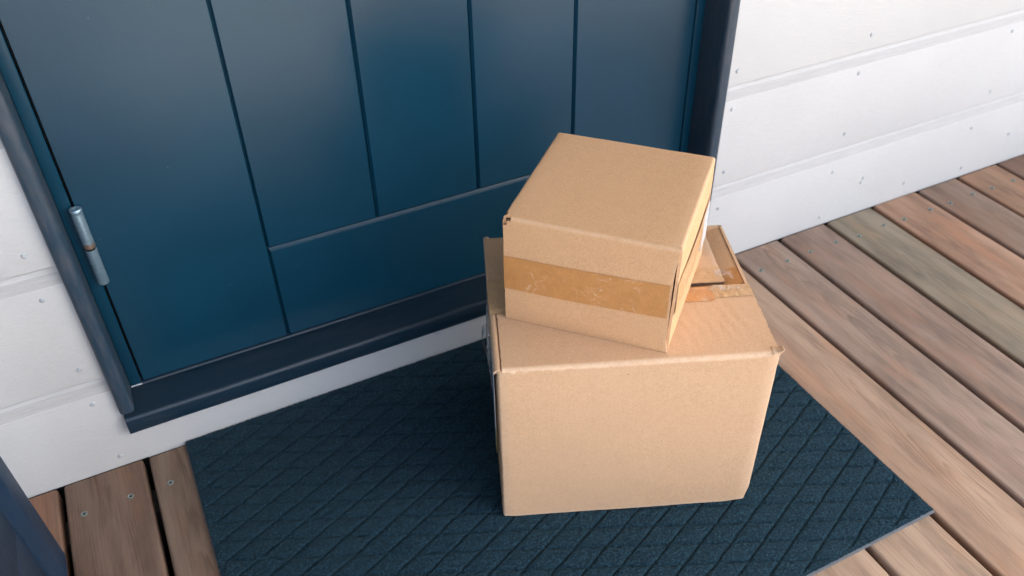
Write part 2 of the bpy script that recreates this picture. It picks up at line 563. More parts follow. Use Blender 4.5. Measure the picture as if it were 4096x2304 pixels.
link('fascia_board', rbox('fascia_board', (-1.4, DECK_FRONT - 0.03, -0.18), (3.3, DECK_FRONT - 0.002, -0.002), 0.003), M['joist'], deck)

# ------------------------------------------------------------------ house wall: lapped white boards with nails
wall = empty('house_wall')
tag(wall, 'white painted horizontal board wall with rows of nail heads around the blue door', 'wall')
JO = [-0.002, 0.1785, 0.378, 0.5775, 0.777, 0.9765, 1.176, 1.3755, 1.575, 1.7745, 1.974, 2.1735, 2.373, 2.5725, 2.772]
XL, XR = -1.5, 4.2
FL, FR = 0.115, 1.1705          # outer edges of the door frame
FTOP = 2.235


def side_prof(z0, z1):
    return [(0.021, z0 - 0.001), (0.0075, z0 - 0.001), (0.0068, z0 + 0.0004), (0.0016, z0 + 0.0004), (0.0004, z0 + 0.0012), (0, z0 + 0.003),
            (0, z1 - 0.0285), (0.0004, z1 - 0.0265), (0.0074, z1 - 0.0140), (0.0080, z1 - 0.0125), (0.0080, z1 + 0.008), (0.021, z1 + 0.008)]


def grey_bevels(me):
    me.materials.append(M['white']); me.materials.append(M['white_ledge'])
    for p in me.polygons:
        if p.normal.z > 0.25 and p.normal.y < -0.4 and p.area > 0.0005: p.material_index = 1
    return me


NAIL = lathe('nail_head', [(0.0040, 0), (0.0040, 0.0006), (0.0034, 0.0010), (0.0012, 0.0011)], 14, 'y')


def nails(board, pts):
    for (x, z) in pts:
        n = link('nail', NAIL, M['nail'], board, (x, -0.0001, z))
        n.rotation_euler = (random.uniform(-.12, .12), random.uniform(0, 6), random.uniform(-.12, .12))


cols_l = [0.0872, -0.31, -0.71, -1.1]
cols_r = [1.2005, 1.49, 1.885, 2.28, 2.68, 3.08, 3.5]
for k in range(len(JO) - 1):
    z0, z1 = JO[k], JO[k + 1]
    if k == 0:
        # lowest board runs on under the sill
        vs, fs = [], []
        pf = side_prof(z0, z1)
        low = [(0.021, z0 - 0.001), (0.0004, z0), (0, z0 + 0.002), (0, 0.074), (0.021, 0.074)]
        for (prof, a, b) in ((pf, XL, FL + 0.012), (pf, FR - 0.012, XR), (low, FL + 0.012, FR - 0.012)):
            n = len(prof); base = len(vs)
            for s in (a, b):
                vs += [(s, p, q) for (p, q) in prof]
            for i in range(n):
                j = (i + 1) % n
                fs.append((base + i, base + j, base + n + j, base + n + i))
            fs.append(tuple(base + i for i in range(n))); fs.append(tuple(base + n + i for i in range(n)))
        me = mesh('siding_board', vs, fs, True, math.radians(60))
        o = link('siding_board', grey_bevels(me), None, wall)
        nails(o, [(0.0905, 0.0211), (0.085, 0.1376), (0.169, 0.0606), (0.62, 0.055), (1.199, 0.1277), (1.4808, 0.1263), (1.8684, 0.1245),
                  (1.5732, 0.0871), (1.5706, 0.0755), (1.7037, 0.0348), (1.4746, 0.0206), (1.2, 0.021), (2.0053, 0.0749), (1.88, 0.022)]
              + [(x, z) for x in cols_l[1:] + cols_r[3:] for z in (0.022, 0.128)])
        continue
    if z0 < FTOP - 0.02:
        segs = [(XL, FL + 0.012, cols_l), (FR - 0.012, XR, cols_r)]
    else:
        segs = [(XL, XR, cols_l + [0.5, 0.85] + cols_r)]
    for (a, b, cs) in segs:
        me = extrude('siding_board', side_prof(z0, z1), 'x', a, b, True, math.radians(60))
        o = link('siding_board', grey_bevels(me), None, wall)
        nails(o, [(x + random.uniform(-.005, .005), zz + random.uniform(-.003, .003)) for x in cs for zz in (z0 + 0.030, z0 + 0.157)])
core = []
vs, fs = [], []
for (a, b, c, d) in ((XL, 0.10, -0.4, 2.75), (1.20, XR, -0.4, 2.75), (0.10, 1.20, 2.24, 2.75), (0.10, 1.20, -0.4, 0.05)):
    base = len(vs)
    for x in (a, b):
        for y in (0.0225, 0.16):
            for z in (c, d): vs.append((x, y, z))
    fs += [tuple(base + i for i in f) for f in ((0, 1, 3, 2), (4, 6, 7, 5), (0, 4, 5, 1), (2, 3, 7, 6), (0, 2, 6, 4), (1, 5, 7, 3))]
link('wall_core', mesh('wall_core', vs, fs), M['dark'], wall)

# ------------------------------------------------------------------ door frame
YD, YF = 0.045, -0.015
frame = empty('door_frame', (0.64, 0.04, 0.075))
tag(frame, 'dark blue weathered wooden frame and sill around the front door', 'door frame')
FO = Vector((0.64, 0.04, 0.075))


def fpart(name, me, mat, parent=frame, off=FO):
    for v in me.vertices: v.co -= off
    return link(name, me, mat, parent)


def vpost(name, xo, xi, z0, z1, inner):
    """casing upright: outer edge xo, inner edge xi with a large round-over"""
    s = 1 if xi > xo else -1
    p = [(xo, 0.09), (xo, YF + 0.012)]
    hw, xc = (xi - xo) / 2, (xi + xo) / 2
    for k in range(1, 12):
        a = math.pi * k / 12
        p.append((xc - hw * math.copysign(abs(math.cos(a)) ** 0.55, math.cos(a)), YF + 0.0095 - 0.0095 * math.sin(a) ** 0.85))
    p += [(xi, YF + 0.012), (xi, 0.09)]
    me = extrude(name, p, 'z', z0, z1, True, math.radians(50), 14)
    for v in me.vertices:       # hand-planed edge: slightly wavy
        if v.co.y < 0.02:
            v.co.x += 0.0009 * noise.noise(Vector((xo * 9, v.co.z * 7, 1)))
            v.co.y += 0.0009 * noise.noise(Vector((xo * 5, v.co.z * 9, 5)))
    return me


fpart('casing', vpost('casing', FL, 0.1365, 0.1125, FTOP, 1), M['frame'])
fpart('casing', vpost('casing', FR, 1.1475, 0.1125, FTOP, -1), M['frame'])
me = extrude('head_casing', [(YF, FTOP - 0.025), (YF, FTOP + 0.0), (0.09, FTOP + 0.0), (0.09, FTOP - 0.025)], 'x', FL + 0.0215, FR - 0.023)
fpart('head_casing', me, M['frame'])
# jamb strips flush with the door leaf
fpart('jamb', rbox('jamb', (0.1367, YD, 0.1095), (0.1533, 0.10, 2.21), 0.0012), M['door'])
fpart('jamb', rbox('jamb', (1.1305, YD, 0.1095), (1.1473, 0.10, 2.21), 0.0012), M['door'])
fpart('jamb_end_trim', rbox('jamb_end_trim', (0.1369, YD - 0.0008, 0.1075), (0.1535, YD + 0.02, 0.1094), 0.0003), M['nail'])
# sill: sloped top, rounded nose
sp = [(0.10, 0.1060), (0.045, 0.1056), (-0.010, 0.1038)]
for k in range(7):
    a = math.radians(10 + 80 * k / 6)
    sp.append((-0.0115 - 0.0065 * math.sin(a), 0.0970 + 0.0065 * math.cos(a)))
sp += [(-0.0183, 0.0760), (-0.0170, 0.0735), (0.10, 0.0735)]
me = extrude('sill', sp, 'x', FL + 0.003, FR - 0.003, True, math.radians(50), 30)
for v in me.vertices:
    if v.co.y < 0:
        v.co.y += 0.0007 * noise.noise(Vector((v.co.x * 14, v.co.z * 30, 3)))
        v.co.z += 0.0006 * noise.noise(Vector((v.co.x * 11, v.co.y * 30, 8)))
fpart('sill', me, M['sill'])
tp = [(0.09, 0.1057), (0.0445, 0.1058), (0.0425, 0.1075), (0.0430, 0.1105), (0.0465, 0.1118), (0.09, 0.1118)]
fpart('threshold_strip', extrude('threshold_strip', tp, 'x', 0.1538, 1.130, True, math.radians(70)), M['sill'])

# ------------------------------------------------------------------ door leaf
DO = Vector((0.642, 0.07, 0.113))
door = empty('front_door', DO)
tag(door, 'dark blue painted front door with vertical planks, closed behind the boxes', 'door')
D0, D1, DB, DT = 0.1560, 1.1280, 0.1132, 2.205


def plank(name, x0, x1, z0, z1, bl, br, bb, bt):
    """raised plank; bl.. = chamfer sizes of left, right, bottom, top edges"""
    y0 = YD
    v = [(x0, y0 + bl, z0), (x1, y0 + br, z0), (x1, y0 + br, z1), (x0, y0 + bl, z1)]
    d = 0.0065
    out = [(x0, z0), (x1, z0), (x1, z1), (x0, z1)]
    inn = [(x0 + bl, z0 + bb), (x1 - br, z0 + bb), (x1 - br, z1 - bt), (x0 + bl, z1 - bt)]
    mid = [((a[0] * .45 + b[0] * .55), (a[1] * .45 + b[1] * .55)) for a, b in zip(out, inn)]
    vs = [(p[0], y0 + 0.022, p[1]) for p in out] + [(p[0], y0 + 0.0048, p[1]) for p in out] + \
         [(p[0], y0 + 0.0024, p[1]) for p in mid] + [(p[0], y0, p[1]) for p in inn]
    fs = []
    for k in range(3):
        for i in range(4):
            j = (i + 1) % 4
            fs.append((k * 4 + i, k * 4 + j, k * 4 + 4 + j, k * 4 + 4 + i))
    fs.append((12, 13, 14, 15)); fs.append((0, 1, 2, 3))
    me = mesh(name, vs, fs)
    for vv in me.vertices: vv.co -= DO
    return me


G1, G2, G3, G4 = 0.3832, 0.5565, 0.7300, 0.9040
RZ = 0.2832
link('stile', plank('stile', D0, G1 - 0.0004, DB, DT, 0.0012, 0.0026, 0.001, 0.001), M['door'], door)
link('stile', plank('stile', G4 + 0.0005, D1, DB, DT, 0.0032, 0.0012, 0.001, 0.001), M['door'], door)
link('bottom_rail', plank('bottom_rail', G1 + 0.0006, G4 - 0.0010, DB, RZ, 0.0026, 0.003, 0.001, 0.0048), M['door'], door)
for (a, b) in ((G1, G2), (G2, G3), (G3, G4)):
    link('plank', plank('plank', a + 0.0005, b - 0.0005, RZ + 0.0015, DT - 0.16, 0.0024 if a == G1 else 0.0032, 0.0032, 0.003, 0.004), M['door'], door)
link('top_rail', plank('top_rail', G1 + 0.0006, G4 - 0.001, DT - 0.159, DT, 0.003, 0.003, 0.004, 0.001), M['door'], door)
me = rbox('leaf_core', (D0 + 0.001, YD + 0.0085, DB + 0.001), (D1 - 0.001, 0.095, DT - 0.001), 0)
for v in me.vertices: v.co -= DO
link('leaf_core', me, M['door'], door)
# dark slot between leaf and frame
me = rbox('rebate', (0.1534, YD + 0.016, DB), (1.1304, 0.099, DT + 0.004), 0)
for v in me.vertices: v.co -= FO
link('rebate', me, M['dark'], frame)
# hinge: two knuckles, capped
HX, HY, HM = 0.1568, 0.0365, 0.3695
hinge = empty('hinge', Vector((HX, HY, HM)) - DO, 0, door)
R = 0.0077
kn = lathe('knuckle', [(R * 0.9, 0.0022), (R, 0.0030), (R, 0.055), (R * 0.97, 0.0565), (R * 1.0, 0.0580), (R * 1.07, 0.0592), (R * 1.07, 0.0615), (R * 0.92, 0.0632), (R * 0.45, 0.0634), (R * 0.40, 0.0618), (R * .1, 0.0616)], 32)
link('knuckle', kn, M['hinge'], hinge)
kn = lathe('knuckle', [(R * 0.9, -0.0014), (R, -0.0022), (R, -0.0565), (R * 0.95, -0.0580), (R * 0.8, -0.0588)], 32)
link('knuckle', kn, M['hinge'], hinge)
link('pin', lathe('pin', [(R * 0.8, -0.003), (R * 0.8, 0.003)], 16), M['dark'], hinge)

# ------------------------------------------------------------------ leaning blue panel at lower left
PX, PY = -0.0055, -0.131
screen = empty('blue_panel', (PX, PY, 0.001))
tag(screen, 'dark blue painted wooden panel with raised edge trim cut off at lower left corner', 'panel')


def lean(me, k=-0.112):
    for v in me.vertices: v.co.y += k * v.co.z
    return me


tr = [(0.0, -0.002), (-0.002, 0.0), (-0.045, 0.0), (-0.045, -0.0585), (-0.0145, -0.0585), (-0.010, -0.0572), (-0.0012, -0.0415), (0.0, -0.039)]
link('edge_trim', lean(extrude('edge_trim', tr, 'z', 0.0, 0.46, True, math.radians(30), 4)), M['screen'], screen)
for k in range(3):
    z0 = 0.004 + 0.152 * k
    me = rbox('panel_board', (-0.040, -0.72, z0), (-0.013, -0.0605, z0 + 0.1512), 0.0012)
    link('panel_board', lean(me), M['screen'], screen)
link('top_rail', lean(rbox('top_rail', (-0.05, -0.73, 0.4605), (0.004, 0.004, 0.495), 0.004)), M['screen'], screen)

# ------------------------------------------------------------------ doormat
XM, MW, MD = 0.1825, 0.9412, 0.6354
dm = empty('doormat', (XM + MW / 2, -MD / 2, 0.001))
tag(dm, 'dark teal blue doormat with pressed lozenge grooves under the boxes', 'doormat')
step = 0.00165
nx, ny = int((MW - 0.003) / step) + 1, int((MD - 0.005) / step) + 1
gx = np.linspace(XM + 0.0015, XM + MW - 0.0015, nx)
gy = np.linspace(-MD + 0.002, -0.003, ny)
X, Y = np.meshgrid(gx, gy)
t1, t2 = math.tan(math.radians(23.7)), math.tan(math.radians(25))
rs = np.random.RandomState(3)


def smooth_noise(X, Y, sc, seed):
    r = np.random.RandomState(seed)
    out = np.zeros_like(X)
    for _ in range(14):
        a = r.uniform(0, 2 * np.pi); f = sc * r.uniform(0.5, 1.6); ph = r.uniform(0, 6.28)
        out += np.sin(f * (np.cos(a) * X + np.sin(a) * Y) + ph)
    return out / 14 ** 0.5


wob = 0.0004 * smooth_noise(X, Y, 150, 1)
uA = (Y + wob - (-0.074) - t1 * (X - 0.6)) / 0.0358
uB = (Y + wob - (-0.2285) + t2 * (X - 0.6)) / 0.0349
dA = np.abs(uA - np.round(uA)) * 0.0358 * math.cos(math.radians(23.7))
dB = np.abs(uB - np.round(uB)) * 0.0349 * math.cos(math.radians(25))


def groove(d, w):
    return np.clip(1 - d / w, 0, 1) ** 0.6


edge = np.minimum(np.minimum(X - XM, XM + MW - X), np.minimum(Y + MD, -Y))
inside = np.clip((edge - 0.006) / 0.004, 0, 1)
gm = inside * np.maximum(groove(dA, 0.0023), 0.85 * groove(dB, 0.0021))
h = 0.0074 - 0.0029 * gm
h += 0.00032 * rs.normal(size=X.shape) + 0.0002 * smooth_noise(X, Y, 700, 5)
h -= 0.003 * np.clip(1 - edge / 0.0035, 0, 1) ** 2
# lozenges bulge a little between the grooves
h += 0.0006 * np.clip(np.minimum(dA, dB) / 0.012, 0, 1) * inside
Xj = X + rs.normal(size=X.shape) * 0.00025
Yj = Y + rs.normal(size=X.shape) * 0.00025
vv = np.stack([Xj - (XM + MW / 2), Yj + MD / 2, h - 0.001], -1).reshape(-1, 3)
idx = np.arange(nx * ny).reshape(ny, nx)
quads = np.stack([idx[:-1, :-1], idx[:-1, 1:], idx[1:, 1:], idx[1:, :-1]], -1).reshape(-1, 4)
me = bpy.data.meshes.new('pile')
me.vertices.add(len(vv)); me.vertices.foreach_set('co', vv.astype(np.float32).ravel())
me.loops.add(quads.size); me.loops.foreach_set('vertex_index', quads.astype(np.int32).ravel())
me.polygons.add(len(quads))
me.polygons.foreach_set('loop_start', np.arange(0, quads.size, 4, dtype=np.int32))
me.polygons.foreach_set('loop_total', np.full(len(quads), 4, dtype=np.int32))
me.polygons.foreach_set('use_smooth', np.ones(len(quads), dtype=bool))
me.update(); me.validate()
ga = me.attributes.new('groove', 'FLOAT', 'POINT')
ga.data.foreach_set('value', np.clip(gm, 0, 1).astype(np.float32).ravel())
link('pile', me, M['mat'], dm)
link('backing', rbox('backing', (-MW / 2, -MD / 2, 0.0), (MW / 2, MD / 2 - 0.003, 0.0020), 0.0006), M['rubber'], dm)

# ------------------------------------------------------------------ cardboard boxes


def wear_attr(me, fn):
    a = me.attributes.new('wear', 'FLOAT', 'POINT')
    a.data.foreach_set('value', [fn(v.co) for v in me.vertices])


def ring_tube(name, w, d, r, z0, z1, nz=14, nside=16, th=0.004, dent=None, seed=0, amp=0.0012):
    """four walls with rounded upright corners, gently bulged; open at the ends, thickness th"""
    pts = []
    corners = [(w - r, r, -90), (w - r, d - r, 0), (r, d - r, 90), (r, r, 180)]
    lens = [w, d, w, d]
    # start with front side (y=0) from left to right
    side_starts = [((r, 0), (w - r, 0)), ((w, r), (w, d - r)), ((w - r, d), (r, d)), ((0, d - r), (0, r))]
    for k in range(4):
        (ax, ay), (bx, by) = side_starts[k]
        for i in range(nside):
            f = i / nside
            pts.append((ax + (bx - ax) * f, ay + (by - ay) * f))
        cx, cy, a0 = corners[k]
        for i in range(3):
            an = math.radians(a0 + 30 * i)
            pts.append((cx + r * math.cos(an), cy + r * math.sin(an)))
    n = len(pts)
    vs, fs = [], []
    cen = Vector((w / 2, d / 2))

    def inner(p):
        return (p[0] + (th if p[0] < w / 2 else -th) * (1 if (p[0] < r or p[0] > w - r) else 0),
                p[1] + (th if p[1] < d / 2 else -th) * (1 if (p[1] < r or p[1] > d - r) else 0))
    for k in range(nz + 1):
        z = z0 + (z1 - z0) * k / nz
        for p in pts:
            v = Vector((p[0], p[1], z))
            q = noise.noise(Vector((p[0] * 6 + seed, p[1] * 6, z * 6)))
            fz = math.sin(math.pi * (z - z0) / (z1 - z0))
            nrm = Vector((p[0] - w / 2, p[1] - d / 2, 0))
            fx = 1 if abs(nrm.x) / w > abs(nrm.y) / d else 0
            out = Vector((math.copysign(1, nrm.x), 0, 0)) if fx else Vector((0, math.copysign(1, nrm.y), 0))
            t = (p[1] / d) if fx else (p[0] / w)
            v += out * (amp * q * 1.0 + 0.0022 * fz * math.sin(math.pi * min(1, max(0, t))))
            v += Vector((noise.noise(v * 40), noise.noise(v * 40 + Vector((9, 9, 9))), 0)) * 0.00035
            if dent: v = dent(v)
            vs.append(v)
    for k in range(nz):
        for i in range(n):
            j = (i + 1) % n
            fs.append((k * n + i, k * n + j, (k + 1) * n + j, (k + 1) * n + i))
    # inner lips
    tb = len(vs)
    for i, p in enumerate(pts):
        q = inner(p); vs.append(Vector((q[0], q[1], vs[nz * n + i].z)))
    bb = len(vs)
    for i, p in enumerate(pts):
        q = inner(p); vs.append(Vector((q[0], q[1], vs[i].z)))
    for i in range(n):
        j = (i + 1) % n
        fs.append((nz * n + i, nz * n + j, tb + j, tb + i))
        fs.append((i, j, bb + j, bb + i))
        fs.append((tb + i, tb + j, bb + j, bb + i))
    return mesh(name, vs, fs, True, math.radians(60))


def sheet(name, u0, u1, v0, v1, zf, nu=18, nv=12, th=0.004, ragged=0.0004, seed=0):
    """corrugated sheet lying flat: zf(u, v) = height of its upper face; ragged cut edges"""
    vs, fs = [], []
    for s in (0, 1):
        for j in range(nv + 1):
            for i in range(nu + 1):
                u = u0 + (u1 - u0) * i / nu; v = v0 + (v1 - v0) * j / nv
                z = zf(u, v) - s * th
                if i in (0, nu): u += ragged * noise.noise(Vector((u * 10, v * 130 + seed, 0))) * 2
                if j in (0, nv): v += ragged * noise.noise(Vector((u * 130 + seed, v * 10, 4))) * 2
                vs.append((u, v, z))
    n = (nu + 1) * (nv + 1)
    idx = lambda s, i, j: s * n + j * (nu + 1) + i
    for j in range(nv):
        for i in range(nu):
            fs.append((idx(0, i, j), idx(0, i + 1, j), idx(0, i + 1, j + 1), idx(0, i, j + 1)))
            fs.append((idx(1, i, j), idx(1, i, j + 1), idx(1, i + 1, j + 1), idx(1, i + 1, j)))
    for i in range(nu):
        fs.append((idx(0, i, 0), idx(1, i, 0), idx(1, i + 1, 0), idx(0, i + 1, 0)))
        fs.append((idx(0, i, nv), idx(0, i + 1, nv), idx(1, i + 1, nv), idx(1, i, nv)))
    for j in range(nv):
        fs.append((idx(0, 0, j), idx(0, 0, j + 1), idx(1, 0, j + 1), idx(1, 0, j)))
        fs.append((idx(0, nu, j), idx(1, nu, j), idx(1, nu, j + 1), idx(0, nu, j + 1)))
    return mesh(name, vs, fs, True, math.radians(50))


# ---- large box
BW, BD, BH = 0.3545, 0.2860, 0.2918
big = empty('cardboard_box', (0.56729, -0.3622, 0.0080), -0.39046)
tag(big, 'large brown cardboard box standing on the doormat, with taped top flaps', 'box')


def dent_big(v):
    x, y, z = v
    # battered front left edge
    if x < 0.02 and y < 0.02:
        k = (1 - x / 0.02) * (1 - y / 0.02)
        b = noise.noise(Vector((0, 0, z * 42))) * 0.5 + noise.noise(Vector((3, 0, z * 110))) * 0.4
        v.x += k * (0.0008 + 0.0026 * max(0, b))
        v.y += k * 0.0012 * b
    # front right bottom corner crushed
    if x > BW - 0.03 and y < 0.02 and z < 0.03:
        k = (1 - z / 0.03) * ((x - BW + 0.03) / 0.03)
        v.x -= 0.004 * k; v.z += 0.004 * k
    if x < 0.02 and y < 0.02 and z < 0.012:
        v.z += 0.003 * (1 - z / 0.012) * (1 - x / 0.02)
    # slight widening towards the top of the left wall
    if x < BW / 2: v.x += -0.0035 * (z / BH) ** 2 * (y / BD) * (1 - 2 * x / BW)
    return v


body = ring_tube('body', BW, BD, 0.0032, 0.0, BH - 0.0042, 40, 24, 0.004, dent_big, 1)
wear_attr(body, lambda c: max(0.0, 1 - 2.2 * math.hypot(min(abs(c.x), abs(c.x - BW)), min(abs(c.y), abs(c.y - BD))) / 0.010) * 0.6
          + (0.5 if c.z < 0.004 else 0) + (0.22 if c.y < 0.004 and (c.x < 0.0125 or c.x > BW - 0.013) else 0))
link('body', body, M['card'], big)
link('bottom_flap', sheet('bottom_flap', 0.004, BW - 0.004, 0.004, BD - 0.004, lambda u, v: 0.006, 4, 4), M['card'], big)
# liner strip on the front near each upright edge: the doubled glue seam
# front flap folded over from the front wall
SE = 0.1395


def zfront(u, v):
    z = BH
    if v < 0.007: z -= 0.0042 * (1 - math.sqrt(max(0, 1 - (1 - v / 0.007) ** 2)))
    z += 0.0006 * noise.noise(Vector((u * 9, v * 9, 2))) - 0.0008 * min(1, v / 0.01)
    # wrinkles pressed in right of the small box
    if u > 0.21:
        k = min(1, (u - 0.21) / 0.03) * max(0, min(1, (0.345 - u) / 0.03)) * math.sin(math.pi * min(1, max(0, (v - 0.01) / 0.12)))
        ph = (u * 0.95 + v * 0.25 + 0.004 * noise.noise(Vector((u * 20, v * 30, 0)))) * 430
        z += k * 0.0008 * math.sin(ph) * (0.6 + 0.8 * noise.noise(Vector((u * 40, v * 25, 8))))
    if u > BW - 0.02 and v < 0.03: z += 0.002 * (1 - v / 0.03) * (u - BW + 0.02) / 0.02
    z -= 0.002 * max(0, (v - 0.1) / 0.04) * (1 - abs(u / BW - 0.5) * 2)
    return z


flap = sheet('top_flap', 0.0062, BW - 0.0005, -0.0002, SE, zfront, 70, 46, 0.004, 0.0006, 3)
wear_attr(flap, lambda c: (0.8 if c.y < 0.0022 else max(0, 0.8 - (c.y - 0.0022) / 0.003)) if c.z > BH - 0.006 else 0.0)
link('top_flap', flap, M['card'], big)


def zrear(u, v):
    z = BH - 0.0006 + 0.0006 * noise.noise(Vector((u * 8, v * 8, 7)))
    if v > BD - 0.007: z -= 0.0042 * (1 - math.sqrt(max(0, 1 - (1 - (BD - v) / 0.007) ** 2)))
    z -= 0.0008 * math.exp(-max(0, v - SE) / 0.03)
    return z


rear = sheet('top_flap', -0.001, 0.3225, SE + 0.0080, BD, zrear, 40, 24, 0.004, 0.0006, 5)
wear_attr(rear, lambda c: 0.7 if c.x > 0.3195 else 0.0)
rear.materials.append(M['card']); rear.materials.append(M['flute_shade'])
for p in rear.polygons:         # fluted cut edges carry the seam's dark shade as colour
    if p.normal.y < -0.7 or p.normal.x > 0.7: p.material_index = 1
link('top_flap', rear, None, big)


# minor flaps underneath, folded over from the two side walls
def zmr(u, v):
    z = BH - 0.0062 - (0.010 * min(1, max(0, (BW - 0.006 - u) / 0.030)) if v > SE else 0)
    if u > BW - 0.007: z -= 0.004 * (1 - math.sqrt(max(0, 1 - (1 - (BW - u) / 0.007) ** 2)))
    return z + 0.0006 * noise.noise(Vector((u * 15, v * 12, 1)))


for (va, vb) in ((0.004, SE - 0.004), (SE + 0.0110, BD - 0.002)):
    mr = sheet('side_flap', BW - 0.13, BW + 0.0005, va, vb, zmr, 30, 20, 0.004, 0.0005, 9)
    wear_attr(mr, lambda c: 0.4 if c.x > BW - 0.004 else 0.0)
    link('side_flap', mr, M['card2'], big)


def zml(u, v):
    z = BH - 0.0014 - 0.005 * min(1, max(0, (u - 0.0035) / 0.003))
    if u < 0.0035: z -= 0.0035 * (1 - math.sqrt(max(0, 1 - (1 - (u + 0.004) / 0.0075) ** 2)))
    return z + 0.0009 * noise.noise(Vector((u * 8, v * 25, 4)))


ml = sheet('side_flap', -0.004, 0.12, 0.002, BD + 0.001, zml, 60, 30, 0.004, 0.0003, 12)
wear_attr(ml, lambda c: 0.35 if c.x < 0.002 else 0.0)
link('side_flap', ml, M['card'], big)


# tape along the seam on the right and on the left edge
def tape_sheet(name, u0, u1, v0, v1, zf, nu, nv, wr=0.0004, seed=0, lift=0.0005):
    vs, fs = [], []
    for j in range(nv + 1):
        for i in range(nu + 1):
            u = u0 + (u1 - u0) * i / nu; v = v0 + (v1 - v0) * j / nv
            z = zf(u, v) + lift + wr * abs(noise.noise(Vector((u * 60 + seed, v * 60, 0)))) + wr * 0.6 * abs(noise.noise(Vector((u * 150 + seed, v * 90, 5))))
            vs.append((u, v, z))
    for j in range(nv):
        for i in range(nu):
            a = j * (nu + 1) + i
            fs.append((a, a + 1, a + nu + 2, a + nu + 1))
    return mesh(name, vs, fs, True)


link('tape_strip', tape_sheet('tape_strip', 0.215, 0.2995, 0.1075, SE - 0.0005, zfront, 40, 20, 0.0005, 1), M['tape'], big)
link('tape_strip', tape_sheet('tape_strip', 0.2996, BW - 0.001, 0.1130, SE - 0.0002, zfront, 40, 20, 0.0011, 2), M['tape_clear'], big)
link('tape_strip', tape_sheet('tape_strip', 0.215, 0.3215, SE + 0.0086, 0.1800, zrear, 40, 20, 0.0012, 3), M['tape_clear'], big)
link('tape_strip', tape_sheet('tape_strip', 0.3240, BW - 0.004, 0.1480, 0.1850, zmr, 30, 20, 0.0003, 4), M['tape'], big)
link('tape_strip', tape_sheet('tape_strip', -0.003, 0.036, 0.106, 0.180, lambda u, v: BH + 0.0002, 20, 40, 0.0012, 5), M['tape_clear'], big)
# film peeling off around the seam, right of the small box
link('tape_film', tape_sheet('tape_film', 0.262, 0.338, 0.1230, 0.1330, lambda u, v: BH + 0.0022 + 0.0015 * math.sin((u - .262) * 42), 50, 8, 0.0025, 8), M['film'], big)
link('tape_film', tape_sheet('tape_film', 0.312, 0.337, 0.152, 0.170, lambda u, v: BH + 0.0015 - 0.003 * max(0, (u - 0.32) / 0.015), 30, 16, 0.0018, 9), M['film'], big)


# torn front right top corner, curled outwards
def curl(name, u0, v0, ln, wd, rise, ang, seed, mat):
    vs, fs = [], []
    n = 10
    for i in range(n + 1):
        f = i / n
        a = f * ang
        r = ln / max(0.3, ang)
        for s in (-0.5, 0, 0.5):
            ww = wd * (1 - 0.55 * f)
            jit = 0.0006 * noise.noise(Vector((f * 9 + seed, s * 5, 2)))
            vs.append((u0 + r * math.sin(a) + jit, v0 + s * ww + jit, rise + r * (1 - math.cos(a)) * 0.8 + 0.0006 * noise.noise(Vector((f * 8, s * 4, seed)))))
    for i in range(n):
        for k in (0, 1):
            a = i * 3 + k
            fs.append((a, a + 1, a + 4, a + 3))
    bm = bmesh.new()
    me = mesh(name, vs, fs, True)
    bm.from_mesh(me)
    g = bmesh.ops.solidify(bm, geom=bm.faces[:], thickness=0.0015)
    bm.to_mesh(me); bm.free()
    wear_attr(me, lambda c: 0.6)
    return link(name, me, mat, big)


curl('torn_corner', BW - 0.010, 0.004, 0.016, 0.014, BH - 0.001, 0.9, 2, M['card'])
curl('torn_corner', BW - 0.004, 0.000, 0.011, 0.006, BH + 0.0005, 1.5, 7, M['card'])
curl('torn_corner', 0.004, 0.002, -0.006, 0.006, BH - 0.003, 1.0, 4, M['card'])


# labels on the left wall (x = 0 side): print, yellow oval, plastic pouch and curled barcode strip
def left_wall(name, pts, mat, off=-0.0042, thick=0.0006):
    vs = [(off - 0.0008, p[0], p[1]) for p in pts] + [(off - 0.0008 + thick, p[0], p[1]) for p in pts]
    n = len(pts)
    fs = [tuple(range(n)), tuple(range(n, 2 * n))] + [(i, (i + 1) % n, n + (i + 1) % n, n + i) for i in range(n)]
    return link(name, mesh(name, vs, fs), mat, big)


lb = left_wall('shipping_label', [(0.020, 0.165), (0.092, 0.165), (0.092, 0.270), (0.020, 0.270)], M['paper'], -0.0035)
rr = random.Random(4)
yy = 0.026
while yy < 0.086:
    w = rr.choice((0.001, 0.0016, 0.0028))
    b = left_wall('label_print', [(yy, 0.172), (yy + w, 0.172), (yy + w, 0.252), (yy, 0.252)], M['inkblue'], -0.0038)
    b.parent = lb
    yy += w + rr.choice((0.0012, 0.002, 0.003))
ov = [(0.062 + 0.030 * math.cos(a), 0.118 + 0.036 * math.sin(a)) for a in [i * math.pi / 12 for i in range(24)]]
so = left_wall('oval_sticker', ov, M['yellow'], -0.0030)
ovi = [(0.062 + 0.018 * math.cos(a), 0.118 + 0.022 * math.sin(a)) for a in [i * math.pi / 10 for i in range(20)]]
s2 = left_wall('sticker_print', ovi, M['inkblue'], -0.0034)
s2.parent = so
vs, fs = [], []
for j in range(25):
    for i in range(19):
        y = 0.100 + 0.075 * i / 18; z = 0.155 + 0.120 * j / 24
        bul = 0.0045 * math.sin(math.pi * i / 18) * math.sin(math.pi * j / 24)
        vs.append((-0.0052 - bul * (0.6 + 0.8 * abs(noise.noise(Vector((y * 55, z * 25, 0)))))
                   - 0.002 * noise.noise(Vector((y * 150, z * 60, 2))), y, z))
for j in range(24):
    for i in range(18):
        a = j * 19 + i
        fs.append((a, a + 1, a + 20, a + 19))
link('plastic_pouch', mesh('plastic_pouch', vs, fs, True), M['pouch'], big)
